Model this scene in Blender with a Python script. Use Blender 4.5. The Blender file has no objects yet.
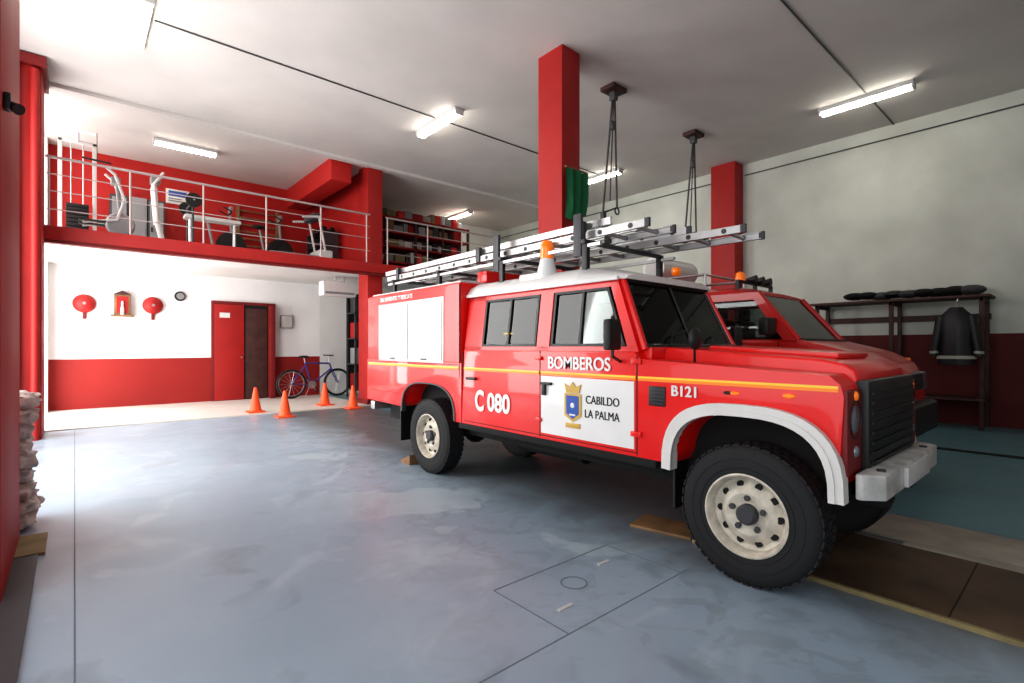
import bpy, bmesh, math, random
from mathutils import Vector, Matrix, noise
random.seed(7)
scn = bpy.context.scene
R = math.radians

# ------------------------------------------------------------------ materials
def newmat(name):
    m = bpy.data.materials.new(name); m.use_nodes = True
    nt = m.node_tree; nt.nodes.clear()
    out = nt.nodes.new('ShaderNodeOutputMaterial')
    return m, nt, out
def mat(name, col, rough=0.5, metal=0.0, coat=0.0, var=0.06, scale=6.0, bump=0.0, emis=None, es=0):
    m, nt, out = newmat(name)
    p = nt.nodes.new('ShaderNodeBsdfPrincipled')
    p.inputs['Roughness'].default_value = rough
    p.inputs['Metallic'].default_value = metal
    p.inputs['Coat Weight'].default_value = coat
    p.inputs['Coat Roughness'].default_value = 0.05
    tc = nt.nodes.new('ShaderNodeTexCoord')
    n = nt.nodes.new('ShaderNodeTexNoise'); n.inputs['Scale'].default_value = scale; n.inputs['Detail'].default_value = 4
    nt.links.new(tc.outputs['Object'], n.inputs['Vector'])
    cr = nt.nodes.new('ShaderNodeValToRGB')
    cr.color_ramp.elements[0].position = 0.3; cr.color_ramp.elements[1].position = 0.7
    cr.color_ramp.elements[0].color = (*[max(0, c*(1-var)) for c in col], 1)
    cr.color_ramp.elements[1].color = (*[min(1, c*(1+var)) for c in col], 1)
    nt.links.new(n.outputs['Fac'], cr.inputs['Fac'])
    nt.links.new(cr.outputs['Color'], p.inputs['Base Color'])
    if bump:
        b = nt.nodes.new('ShaderNodeBump'); b.inputs['Strength'].default_value = bump; b.inputs['Distance'].default_value = 0.02
        nt.links.new(n.outputs['Fac'], b.inputs['Height']); nt.links.new(b.outputs['Normal'], p.inputs['Normal'])
    if emis:
        p.inputs['Emission Color'].default_value = (*emis, 1); p.inputs['Emission Strength'].default_value = es
    nt.links.new(p.outputs['BSDF'], out.inputs['Surface'])
    return m
def glassmat(name, tint=(0.5, 0.55, 0.55), refl=1.0):
    m, nt, out = newmat(name)
    t = nt.nodes.new('ShaderNodeBsdfTransparent'); t.inputs['Color'].default_value = (*tint, 1)
    g = nt.nodes.new('ShaderNodeBsdfGlossy'); g.inputs['Roughness'].default_value = 0.03
    f = nt.nodes.new('ShaderNodeFresnel'); f.inputs['IOR'].default_value = 1.5
    mx = nt.nodes.new('ShaderNodeMixShader')
    nt.links.new(f.outputs['Fac'], mx.inputs['Fac']); nt.links.new(t.outputs[0], mx.inputs[1]); nt.links.new(g.outputs[0], mx.inputs[2])
    nt.links.new(mx.outputs[0], out.inputs['Surface'])
    return m
def bandwall(name, bands, rough=0.7, lo=0.9):
    m, nt, out = newmat(name)
    p = nt.nodes.new('ShaderNodeBsdfPrincipled'); p.inputs['Roughness'].default_value = rough
    g = nt.nodes.new('ShaderNodeNewGeometry'); s = nt.nodes.new('ShaderNodeSeparateXYZ')
    nt.links.new(g.outputs['Position'], s.inputs[0])
    prev = None
    for i, (zt, c) in enumerate(bands):
        if i == 0:
            rgb = nt.nodes.new('ShaderNodeRGB'); rgb.outputs[0].default_value = (*c, 1); prev = rgb.outputs[0]
        else:
            gt = nt.nodes.new('ShaderNodeMath'); gt.operation = 'GREATER_THAN'; gt.inputs[1].default_value = bands[i-1][0]
            nt.links.new(s.outputs['Z'], gt.inputs[0])
            mx = nt.nodes.new('ShaderNodeMixRGB'); mx.inputs[2].default_value = (*c, 1)
            nt.links.new(gt.outputs[0], mx.inputs[0]); nt.links.new(prev, mx.inputs[1]); prev = mx.outputs[0]
    n = nt.nodes.new('ShaderNodeTexNoise'); n.inputs['Scale'].default_value = 0.9; n.inputs['Detail'].default_value = 8
    nt.links.new(g.outputs['Position'], n.inputs['Vector'])
    mr = nt.nodes.new('ShaderNodeMapRange'); mr.inputs[1].default_value = 0.3; mr.inputs[2].default_value = 0.7
    mr.inputs[3].default_value = lo; mr.inputs[4].default_value = 1.05
    nt.links.new(n.outputs['Fac'], mr.inputs[0])
    mul = nt.nodes.new('ShaderNodeVectorMath'); mul.operation = 'SCALE'
    nt.links.new(prev, mul.inputs[0]); nt.links.new(mr.outputs[0], mul.inputs['Scale'])
    nt.links.new(mul.outputs[0], p.inputs['Base Color'])
    b = nt.nodes.new('ShaderNodeBump'); b.inputs['Strength'].default_value = 0.15; b.inputs['Distance'].default_value = 0.01
    n2 = nt.nodes.new('ShaderNodeTexNoise'); n2.inputs['Scale'].default_value = 40
    nt.links.new(g.outputs['Position'], n2.inputs['Vector'])
    nt.links.new(n2.outputs['Fac'], b.inputs['Height']); nt.links.new(b.outputs[0], p.inputs['Normal'])
    nt.links.new(p.outputs[0], out.inputs[0])
    return m
def floormat():
    m, nt, out = newmat('painted_floor')
    p = nt.nodes.new('ShaderNodeBsdfPrincipled')
    g = nt.nodes.new('ShaderNodeNewGeometry'); L = nt.links.new
    def noi(sc, det, dist=0):
        n = nt.nodes.new('ShaderNodeTexNoise'); n.inputs['Scale'].default_value = sc; n.inputs['Detail'].default_value = det
        n.inputs['Distortion'].default_value = dist
        L(g.outputs['Position'], n.inputs['Vector']); return n
    def ramp(src, p0, c0, p1, c1):
        r = nt.nodes.new('ShaderNodeValToRGB'); e = r.color_ramp.elements
        e[0].position = p0; e[0].color = (*c0, 1); e[1].position = p1; e[1].color = (*c1, 1); L(src, r.inputs['Fac']); return r.outputs[0]
    def mulf(a, v):
        n = nt.nodes.new('ShaderNodeMath'); n.operation = 'MULTIPLY'; L(a, n.inputs[0])
        if isinstance(v, float): n.inputs[1].default_value = v
        else: L(v, n.inputs[1])
        return n.outputs[0]
    def mix(f, a, b_, mode='MIX'):
        n = nt.nodes.new('ShaderNodeMixRGB'); n.blend_type = mode
        if isinstance(f, float): n.inputs[0].default_value = f
        else: L(f, n.inputs[0])
        L(a, n.inputs[1])
        if isinstance(b_, tuple): n.inputs[2].default_value = (*b_, 1)
        else: L(b_, n.inputs[2])
        return n.outputs[0]
    n1 = noi(0.45, 6, 0.6); n2 = noi(2.2, 10, 0.8); n3 = noi(14, 6); n4 = noi(1.1, 12, 2.0); n5 = noi(5.0, 12, 1.2); n6 = noi(0.8, 8, 1.0)
    s = nt.nodes.new('ShaderNodeSeparateXYZ'); L(g.outputs['Position'], s.inputs[0])
    def rng(src, a, b_):
        r = nt.nodes.new('ShaderNodeMapRange'); r.inputs[1].default_value = a; r.inputs[2].default_value = b_; L(src, r.inputs[0]); return r.outputs[0]
    c = ramp(n1.outputs['Fac'], .32, (0.27, 0.355, 0.43), .68, (0.345, 0.43, 0.51))
    c = mix(mulf(ramp(n4.outputs['Fac'], .56, (0, 0, 0), .66, (1, 1, 1)), .4), c, (0.45, 0.53, 0.58))
    c = mix(.6, c, ramp(n2.outputs['Fac'], .28, (.64, .64, .64), .40, (1, 1, 1)), 'MULTIPLY')
    # scuffs: paint worn near the working area around the vehicle
    wear = mulf(rng(s.outputs['X'], .8, 2.4), ramp(n5.outputs['Fac'], .52, (0, 0, 0), .60, (1, 1, 1)))
    c = mix(mulf(wear, .45), c, (0.22, 0.265, 0.30))
    scr = mulf(rng(s.outputs['X'], 1.2, 2.2), ramp(n6.outputs['Fac'], .58, (0, 0, 0), .60, (1, 1, 1)))
    c = mix(mulf(scr, .5), c, (0.46, 0.56, 0.60))
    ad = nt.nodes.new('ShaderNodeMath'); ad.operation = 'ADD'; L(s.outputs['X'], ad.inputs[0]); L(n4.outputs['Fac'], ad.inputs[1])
    c = mix(rng(ad.outputs[0], 3.0, 3.8), c, (0.12, 0.135, 0.145))  # shade under and beyond the truck mixed into the floor colour
    c = mix(rng(s.outputs['X'], 4.7, 4.9), c, (0.12, 0.24, 0.27))
    L(c, p.inputs['Base Color'])
    rr = nt.nodes.new('ShaderNodeMapRange'); rr.inputs[3].default_value = 0.22; rr.inputs[4].default_value = 0.56
    L(n2.outputs['Fac'], rr.inputs[0]); L(rr.outputs[0], p.inputs['Roughness'])
    b = nt.nodes.new('ShaderNodeBump'); b.inputs['Strength'].default_value = 0.08; b.inputs['Distance'].default_value = 0.01
    L(n3.outputs['Fac'], b.inputs['Height']); L(b.outputs[0], p.inputs['Normal'])
    L(p.outputs[0], out.inputs[0])
    return m

M = dict(
 red=mat('fire_red_paint', (0.74, 0.006, 0.004), 0.38, coat=0.4, var=0.03),
 red2=mat('fire_red_paint_dull', (0.62, 0.008, 0.006), 0.35, coat=0.4, var=0.03),
 white=mat('white_paint', (0.72, 0.71, 0.69), 0.35, coat=0.2, var=0.03),
 flare=mat('white_plastic', (0.64, 0.62, 0.59), 0.5, var=0.06),
 black=mat('black_plastic', (0.010, 0.010, 0.011), 0.45),
 dark=mat('dark_underbody', (0.007, 0.007, 0.007), 0.85),
 rubber=mat('tyre_rubber', (0.010, 0.010, 0.011), 0.75, bump=0.1, scale=30),
 rim=mat('cream_rim', (0.52, 0.47, 0.39), 0.42, var=0.25, scale=14),
 steel=mat('steel', (0.5, 0.5, 0.51), 0.35, metal=0.9),
 rail=mat('painted_rail', (0.50, 0.42, 0.41), 0.4, metal=0.5),
 alu=mat('aluminium', (0.46, 0.46, 0.46), 0.42, metal=0.85, var=0.15),
 bumper=mat('bumper_worn_white', (0.52, 0.51, 0.49), 0.5, metal=0.15, var=0.3, scale=9),
 orange=mat('amber_stripe', (0.95, 0.25, 0.015), 0.4),
 yellow=mat('yellow_stripe', (0.9, 0.60, 0.05), 0.4),
 beacon=mat('amber_lens', (1.0, 0.22, 0.01), 0.15, coat=0.6, emis=(1, .2, .0), es=0.2),
 shutter=mat('shutter_grey', (0.56, 0.56, 0.55), 0.5, var=0.02),
 glass=glassmat('car_glass', (0.62, 0.66, 0.65)),
 lens=mat('headlamp_lens', (0.25, 0.27, 0.30), 0.08, metal=0.5),
 seat=mat('seat_fabric', (0.07, 0.07, 0.075), 0.9),
 blue=mat('crest_blue', (0.02, 0.08, 0.35), 0.5),
 gold=mat('crest_gold', (0.55, 0.34, 0.06), 0.4),
 ochre=mat('worn_ochre', (0.24, 0.19, 0.09), 0.7, var=0.3),
 cone=mat('cone_orange', (0.95, 0.10, 0.02), 0.5),
 wood=mat('wood', (0.22, 0.12, 0.055), 0.6, var=0.3),
 wood2=mat('dark_wood', (0.06, 0.022, 0.018), 0.6, var=0.3),
 ply=mat('plywood', (0.33, 0.30, 0.25), 0.7, var=0.25, scale=3),
 brown=mat('oily_board', (0.085, 0.05, 0.028), 0.6, var=0.6, scale=2),
 redcol=mat('column_red_paint', (0.36, 0.012, 0.010), 0.6, var=0.1, scale=2),
 reddark=mat('dark_red_paint', (0.18, 0.008, 0.008), 0.55, var=0.1),
 ceil=bandwall('ceiling_paint', [(10, (0.62, 0.585, 0.56))], 0.85, .92),
 wallw=bandwall('white_wall_paint', [(10, (0.76, 0.75, 0.73))]),
 wallb=bandwall('hall_wall_paint', [(1.05, (0.30, 0.014, 0.011)), (3.0, (0.84, 0.84, 0.83)), (9, (0.42, 0.013, 0.010))]),
 wallr=bandwall('bay_wall_paint_light_cast', [(1.52, (0.12, 0.009, 0.009)), (9, (0.60, 0.62, 0.56))], .7, .78),  # upper white has the light's greenish, dim cast mixed into its colour
 wallred=bandwall('red_wall_paint', [(9, (0.44, 0.013, 0.010))]),
 grey=mat('grey_plastic', (0.25, 0.25, 0.26), 0.5),
 dgrey=mat('dark_grey_metal', (0.045, 0.045, 0.05), 0.5),
 lgrey=mat('light_grey_plastic', (0.56, 0.55, 0.54), 0.5),
 tube=mat('fluorescent_tube', (1, 1, 1), 0.5, emis=(1.0, 0.96, 0.84), es=27),
 green=mat('green_cloth', (0.01, 0.13, 0.05), 0.8),
 sack=mat('sack_cloth', (0.50, 0.46, 0.43), 0.9, var=0.45, scale=9, bump=0.7),
 navy=mat('bike_purple', (0.05, 0.04, 0.2), 0.35),
 joint=mat('joint_grey', (0.15, 0.19, 0.22), 0.8),
 pale=mat('pale_tile', (0.66, 0.62, 0.57), 0.5, var=0.06, scale=2),
 cable=mat('cable_grey', (0.08, 0.08, 0.08), 0.6),
 hivis=mat('reflective_tape', (0.40, 0.40, 0.34), 0.4),
 floor=floormat(),
)

# ------------------------------------------------------------------ builder
class B:
    def __init__(s, name): s.bm = bmesh.new(); s.mats = []; s.name = name; s.kids = []
    def mi(s, m):
        m = M[m]
        if m not in s.mats: s.mats.append(m)
        return s.mats.index(m)
    def merge(s, tb, m, smooth=False):
        bmesh.ops.recalc_face_normals(tb, faces=tb.faces[:])
        me = bpy.data.meshes.new('t'); i = s.mi(m)
        for f in tb.faces: f.material_index = i; f.smooth = smooth
        tb.to_mesh(me); tb.free(); s.bm.from_mesh(me); bpy.data.meshes.remove(me)
    def prism(s, pts, a0, a1, m, axis='X', bevel=0, seg=2, M4=None, ends=None):
        tb = bmesh.new()
        def v(p, a):
            if axis == 'X': return (a, p[0], p[1])
            if axis == 'Y': return (p[0], a, p[1])
            return (p[0], p[1], a)
        A = [tb.verts.new(v(p, a0)) for p in pts]
        pe = ends or pts
        C = [tb.verts.new(v(p, a1)) for p in pe]
        n = len(pts)
        tb.faces.new(A); tb.faces.new(C[::-1])
        for i in range(n): tb.faces.new((A[i], C[i], C[(i+1) % n], A[(i+1) % n]))
        bmesh.ops.recalc_face_normals(tb, faces=tb.faces[:])
        if bevel: bmesh.ops.bevel(tb, geom=tb.edges[:], offset=bevel, segments=seg, profile=0.6, affect='EDGES', clamp_overlap=True)
        if M4: bmesh.ops.transform(tb, matrix=M4, verts=tb.verts[:])
        s.merge(tb, m)
    def strip(s, inner, outer, a0, a1, m):
        tb = bmesh.new(); n = len(inner)
        V = [[tb.verts.new((a, p[0], p[1])) for p in L] for L, a in ((inner, a0), (outer, a0), (outer, a1), (inner, a1))]
        for i in range(n-1):
            for k in range(4):
                A, C = V[k], V[(k+1) % 4]
                tb.faces.new((A[i], A[i+1], C[i+1], C[i]))
        tb.faces.new([V[k][0] for k in range(4)]); tb.faces.new([V[k][-1] for k in range(4)][::-1])
        bmesh.ops.recalc_face_normals(tb, faces=tb.faces[:])
        s.merge(tb, m)
    def box(s, x0, x1, y0, y1, z0, z1, m, bevel=0, seg=2, M4=None):
        s.prism([(x0, y0), (x1, y0), (x1, y1), (x0, y1)], z0, z1, m, 'Z', bevel, seg, M4)
    def cyl(s, p0, p1, r, m, r1=None, seg=12):
        p0 = Vector(p0); p1 = Vector(p1); d = p1-p0
        if d.length < 1e-6: return
        tb = bmesh.new()
        bmesh.ops.create_cone(tb, cap_ends=True, segments=seg, radius1=r, radius2=r if r1 is None else r1, depth=d.length)
        q = Vector((0, 0, 1)).rotation_difference(d.normalized()).to_matrix().to_4x4()
        bmesh.ops.transform(tb, matrix=Matrix.Translation((p0+p1)/2) @ q, verts=tb.verts[:])
        s.merge(tb, m)
    def tube(s, pts, r, m, seg=8):
        for a, b in zip(pts, pts[1:]): s.cyl(a, b, r, m, seg=seg)
        for p in pts[1:-1]: s.ball(p, r*1.0, m, sub=8)
    def ball(s, c, r, m, sc=(1, 1, 1), sub=16):
        tb = bmesh.new()
        bmesh.ops.create_uvsphere(tb, u_segments=sub, v_segments=max(6, sub//2), radius=r)
        bmesh.ops.transform(tb, matrix=Matrix.Translation(c) @ Matrix.Diagonal((*sc, 1)), verts=tb.verts[:])
        s.merge(tb, m)
    def lathe(s, c, prof, m, axis='X', seg=40, M4=None):
        tb = bmesh.new(); rings = []
        for (r, h) in prof:
            ring = []
            for k in range(seg):
                a = 2*math.pi*k/seg; u = r*math.cos(a); w = r*math.sin(a)
                if axis == 'X': p = (h, u, w)
                elif axis == 'Y': p = (u, h, w)
                else: p = (u, w, h)
                ring.append(tb.verts.new(Vector(p)+Vector(c)))
            rings.append(ring)
        for a, b in zip(rings, rings[1:]):
            for k in range(seg): tb.faces.new((a[k], a[(k+1) % seg], b[(k+1) % seg], b[k]))
        if M4: bmesh.ops.transform(tb, matrix=M4, verts=tb.verts[:])
        bmesh.ops.remove_doubles(tb, verts=tb.verts[:], dist=1e-5)
        s.merge(tb, m)
    def quad(s, vs, m, th=0.0):
        tb = bmesh.new(); A = [tb.verts.new(v) for v in vs]; f = tb.faces.new(A)
        if th:
            f.normal_update(); n = f.normal.copy()
            C = [tb.verts.new(Vector(v)+n*th) for v in vs]; tb.faces.new(C[::-1]); k = len(A)
            for i in range(k): tb.faces.new((A[i], A[(i+1) % k], C[(i+1) % k], C[i]))
        s.merge(tb, m)
    def torus(s, c, Rr, r, m, axis='Y', seg=32):
        prof = [(Rr+r*math.cos(a*math.pi/4), r*math.sin(a*math.pi/4)) for a in range(9)]
        s.lathe(c, prof, m, axis, seg)
    def text(s, body, loc, size, m, rot=(90, 0, -90), ext=0.002, off=0.0, sx=1.0, part='lettering'):
        cu = bpy.data.curves.new(part, 'FONT'); cu.body = body; cu.size = size; cu.extrude = ext; cu.offset = off
        ob = bpy.data.objects.new(part, cu); ob.location = loc; ob.rotation_euler = [R(a) for a in rot]; ob.scale = (sx, 1, 1)
        cu.materials.append(M[m]); scn.collection.objects.link(ob); s.kids.append(ob)
    def finish(s, angle=35, M4=None):
        if M4: bmesh.ops.transform(s.bm, matrix=M4, verts=s.bm.verts[:])
        me = bpy.data.meshes.new(s.name)
        xs = [v.co for v in s.bm.verts]
        lo = Vector([min(v[i] for v in xs) for i in range(3)]); hi = Vector([max(v[i] for v in xs) for i in range(3)])
        o = Vector(((lo.x+hi.x)/2, (lo.y+hi.y)/2, lo.z))
        bmesh.ops.translate(s.bm, vec=-o, verts=s.bm.verts[:])
        s.bm.to_mesh(me); s.bm.free()
        for m in s.mats: me.materials.append(m)
        for p in me.polygons: p.use_smooth = True
        me.set_sharp_from_angle(angle=R(angle))
        ob = bpy.data.objects.new(s.name, me); ob.location = o; scn.collection.objects.link(ob)
        for k in s.kids:
            k.parent = ob; k.matrix_parent_inverse = Matrix.Translation(-o)
        return ob

def boxobj(name, x0, x1, y0, y1, z0, z1, m, bevel=0):
    b = B(name); b.box(x0, x1, y0, y1, z0, z1, m, bevel); return b.finish()
def arch(cy, cz, a, h, n=2.8, N=22):
    pts = []
    for i in range(N+1):
        t = math.pi*i/N; c = math.cos(t); s_ = math.sin(t)
        pts.append((cy+a*math.copysign(abs(c)**(2/n), c), cz+h*abs(s_)**(2/n)))
    return pts

# ------------------------------------------------------------------ room shell
H = 5.37; XL = -0.35; XR = 11.3; YB = 13.7; YF = -2.6
b = B('floor'); b.box(XL-6, XR+.2, YF-.2, YB+.2, -0.2, 0, 'floor'); b.finish()
boxobj('ceiling', XL-.9, XR+.2, YF-.2, YB+.2, H, H+.2, 'ceil')
boxobj('wall_back', XL-.6, 5.0, YB, YB+.2, 0, H, 'wallb')
b = B('wall_back_bay'); b.box(5.0, XR+.2, YB, YB+.2, 0, H, 'wallw'); b.finish()
boxobj('wall_right', XR, XR+.2, YF, YB, 0, H, 'wallr')
boxobj('wall_front', XL, XR, YF-.2, YF, 0, H, 'wallw')
boxobj('wall_left_pier', -0.95, -0.28, 3.6, 4.75, 0, H, 'redcol', 0.01)
b = B('wall_left_column'); b.box(-1.1, -0.35, 9.7, 10.55, 0, H, 'redcol', 0.01); b.box(-1.2, -0.3, 9.6, 10.6, H-.16, H-.02, 'reddark')
b.cyl((-.42, 9.66, 0), (-.42, 9.66, H-.2), .05, 'redcol'); b.cyl((-.62, 9.64, 0), (-.62, 9.64, H-.2), .05, 'reddark'); b.finish()
boxobj('wall_left_lintel', -1.2, -0.97, YF, 9.58, H-.45, H, 'redcol')
boxobj('wall_left_end', -0.7, -0.4, 13.3, YB, 0, H, 'wallw')
boxobj('trim_door_track', -0.33, -0.17, YF, 4.3, 0, 0.015, 'dgrey')
boxobj('trim_door_threshold', -0.5, -0.14, 4.3, 4.75, 0.0, 0.02, 'ochre')

b = B('trim_pale_floor'); b.box(XL-.3, 5.0, 10.5, YB, 0, 0.02, 'pale'); b.finish()
b = B('mezzanine_slab')
b.box(-.4, XR, 10.5, YB, 2.98, 3.12, 'wallw'); b.box(-.4, XR, 10.44, 10.5, 2.95, 3.16, 'redcol', .006); b.box(-.4, XR, 10.47, 10.62, 2.9, 2.95, 'reddark'); b.finish()
b = B('wall_mezzanine_side'); b.box(5.02, 5.12, 11.1, YB, 3.12, H, 'wallred'); b.finish()
b = B('ceiling_beam'); b.box(4.15, 4.6, 10.7, YB, 4.9, H, 'wallred', .01); b.finish()
b = B('trim_ceiling_edge'); b.box(-.4, XR, 10.5, 10.66, H-.06, H, 'ceil'); b.finish()

def column(name, x0, x1, y0, y1):
    b = B(name); b.box(x0, x1, y0, y1, 0, H, 'redcol', .012); b.box(x0-.02, x1+.02, y0-.02, y1+.02, 0, .12, 'reddark', .01); b.finish()
column('column', 4.94, 5.3, 4.68, 5.14)
column('column', 4.94, 5.3, 10.62, 11.1)
column('column', 10.9, XR-.005, 5.15, 5.7)

b = B('mezzanine_railing')
def rail(xa, xb, posts):
    for z in (3.42, 3.70, 3.96): b.cyl((xa, 10.48, z), (xb, 10.48, z), .009, 'rail')
    b.cyl((xa, 10.48, 4.22), (xb, 10.48, 4.22), .022, 'rail')
    for x in posts: b.cyl((x, 10.48, 3.13), (x, 10.48, 4.22), .016, 'rail')
rail(-.34, 4.93, [-.3, .7, 1.75, 2.8, 3.85, 4.85]); rail(5.31, XR-.02, [5.35, 6.4, 7.4, 8.4, 9.4, 10.4, 11.25]); b.finish()

b = B('trim_floor_joints')
b.box(-.003, .003, 1, 10.4, 0, .0015, 'joint'); b.box(-2, 2.7, 1.556, 1.562, 0, .0015, 'joint')
b.box(1.687, 1.693, 1.56, 2.1, 0, .002, 'joint'); b.box(2.632, 2.638, 1.56, 2.1, 0, .002, 'joint'); b.box(1.69, 2.64, 2.097, 2.103, 0, .002, 'joint')
b.finish()
b = B('manhole_cover'); b.lathe((2.08, 1.88, 0), [(.075, 0), (.075, .002), (.067, .002), (.067, 0)], 'joint', 'Z', 32)
b.box(2.36, 2.46, 1.93, 1.95, 0, .005, 'lgrey'); b.box(1.80, 1.90, 1.72, 1.74, 0, .005, 'lgrey'); b.finish()

b = B('inspection_pit_cover')
b.box(3.12, 4.05, -1.6, 1.75, 0.0, .02, 'brown'); b.box(3.095, 3.12, -1.6, 1.75, 0, .024, 'ochre')
for i in range(5): b.box(3.12, 4.05, -1.5+.65*i, -1.494+.65*i, .02, .022, 'dark')
b.finish()
b = B('plywood_board'); b.box(4.18, 4.74, -1.4, 1.15, 0.0, .02, 'ply', .004); b.box(4.07, 4.178, -1.4, .82, 0.0, .02, 'ply', .004); b.finish()
b = B('plywood_offcut'); b.box(-.14, .14, -.22, .22, 0.0, .02, 'wood', .003, M4=Matrix.Translation((3.22, 2.02, 0)) @ Matrix.Rotation(.2, 4, 'Z')); b.finish()
b = B('trim_bay_channel'); b.box(8.3, 8.42, -2, 8, 0, .012, 'dark'); b.finish()

# ------------------------------------------------------------------ ceiling lights
def fluoro(x, y, along='Y', L=1.3, z=H-.004):
    b = B('fluorescent_light')
    if along == 'Y':
        b.prism([(x-.11, z), (x+.11, z), (x+.08, z-.06), (x-.08, z-.06)], y-L/2, y+L/2, 'lgrey', 'Y', .005)
        for o in (-.05, .05): b.cyl((x+o, y-L/2+.03, z-.085), (x+o, y+L/2-.03, z-.085), .02, 'tube')
        for e in (y-L/2, y+L/2-.03): b.box(x-.08, x+.08, e, e+.03, z-.11, z-.055, 'lgrey')
    else:
        b.box(x-L/2, x+L/2, y-.1, y+.1, z-.06, z, 'lgrey', .005)
        for o in (-.05, .05): b.cyl((x-L/2+.03, y+o, z-.085), (x+L/2-.03, y+o, z-.085), .02, 'tube')
        for e in (x-L/2, x+L/2-.03): b.box(e, e+.03, y-.08, y+.08, z-.11, z-.055, 'lgrey')
    b.finish()
fluoro(.62, 7.75); fluoro(4.95, 7.72); fluoro(9.4, 7.7); fluoro(9.7, 2.45); fluoro(8.9, 12.8); fluoro(1.7, 12.0, 'X', 1.1)
b = B('ceiling_conduit'); b.cyl((.75, 7.65, H-.012), (4.82, 7.65, H-.012), .011, 'cable'); b.cyl((5.08, 7.65, H-.012), (9.27, 7.65, H-.012), .011, 'cable'); b.finish()
b = B('ceiling_conduit'); b.cyl((5, 2.4, H-.012), (9.57, 2.4, H-.012), .011, 'cable'); b.cyl((9.83, 2.4, H-.012), (11.28, 2.4, H-.012), .011, 'cable'); b.finish()
b = B('wall_conduit'); b.cyl((XR-.02, -2, H-.25), (XR-.02, 5.1, H-.25), .013, 'cable'); b.cyl((XR-.02, 5.75, H-.25), (XR-.02, YB, H-.25), .013, 'cable'); b.finish()

def hoist(x, y):
    b = B('ceiling_hoist'); b.box(x-.17, x+.17, y-.13, y+.13, H-.07, H-.003, 'wood2', .01); b.box(x-.05, x+.05, y-.05, y+.05, H-.2, H-.07, 'cable', .01)
    b.cyl((x-.03, y, H-.18), (x-.14, y+.1, 3.4), .016, 'cable'); b.cyl((x+.03, y, H-.18), (x+.06, y-.02, 3.5), .016, 'cable'); b.cyl((x, y, H-.18), (x-.04, y+.04, 3.6), .01, 'cable')
    b.ball((x-.03, y, H-.6), .05, 'cable', (1, 1, 1.6)); b.cyl((x-.14, y+.1, 3.4), (x+.06, y-.02, 3.5), .012, 'cable')
    b.box(x-.17, x-.10, y+.06, y+.13, 3.25, 3.42, 'dgrey', .01); b.torus((x+.06, y-.02, 3.44), .05, .012, 'dgrey', 'Y', 16)
    b.finish()
hoist(6.4, 4.95); hoist(8.9, 5.0)

b = B('green_flag')
tb = bmesh.new(); N = 14
rows = []
for j in range(9):
    row = []
    for i in range(N+1):
        u = i/N; v = j/8
        row.append(tb.verts.new((4.90+.42*u*(1-.12*v)+.03*math.sin(v*3), 4.58+.03*math.sin(u*17+v*1.5)-.02*v, 3.68-.66*v - .05*math.sin(u*5)*v)))
    rows.append(row)
for j in range(8):
    for i in range(N): tb.faces.new((rows[j][i], rows[j][i+1], rows[j+1][i+1], rows[j+1][i]))
b.merge(tb, 'green'); b.cyl((4.9, 4.58, 3.69), (5.34, 4.58, 3.69), .012, 'wood'); b.cyl((5.1, 4.58, 3.69), (5.1, 4.675, 3.74), .008, 'steel'); b.finish(60)

# ------------------------------------------------------------------ wheels
def wheel(b, x, y, z, r, w, side, rim='rim'):
    s = side
    prof = [(r*.56, -.5), (r*.62, -.5), (r*.72, -.52), (r*.88, -.51), (r*.96, -.46), (r, -.38), (r, .38), (r*.96, .46), (r*.88, .51), (r*.62, .5), (r*.56, .5)]
    b.lathe((x, y, z), [(a, h*w) for a, h in prof], 'rubber', 'X', 56)
    for k in range(44):
        a = 2*math.pi*k/44
        for o in (-.30, 0, .30):
            Mx = Matrix.Translation((x+o*w, y, z)) @ Matrix.Rotation(a + (.07 if o == 0 else 0), 4, 'X')
            b.box(-w*.135, w*.135, -r*.052, r*.052, r*.99, r*1.014, 'rubber', M4=Mx)
    q = s*w
    for rr_ in (.67, .80): b.lathe((x, y, z), [(r*rr_, .50*q), (r*(rr_+.006), .526*q), (r*(rr_+.012), .50*q)], 'rubber', 'X', 48)
    b.lathe((x, y, z), [(r*.56, .47*q), (r*.60, .52*q), (r*.575, .54*q), (r*.545, .47*q), (r*.52, .20*q), (r*.46, .14*q), (r*.36, .30*q), (r*.30, .34*q), (r*.17, .26*q), (r*.15, .26*q)], rim, 'X', 48)
    b.lathe((x, y, z), [(r*.15, .26*q), (r*.145, .44*q), (r*.11, .50*q), (0.001, .50*q)], 'dgrey', 'X', 32)
    for k in range(10):
        a = 2*math.pi*k/10; cy = y+r*.425*math.cos(a); cz = z+r*.425*math.sin(a)
        b.cyl((x+.12*q, cy, cz), (x+.235*q, cy, cz), r*.05, 'dark', seg=12)
    for k in range(5):
        a = 2*math.pi*k/5+.3; cy = y+r*.235*math.cos(a); cz = z+r*.235*math.sin(a)
        b.cyl((x+.24*q, cy, cz), (x+.38*q, cy, cz), r*.045, 'dgrey', seg=6)

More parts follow.
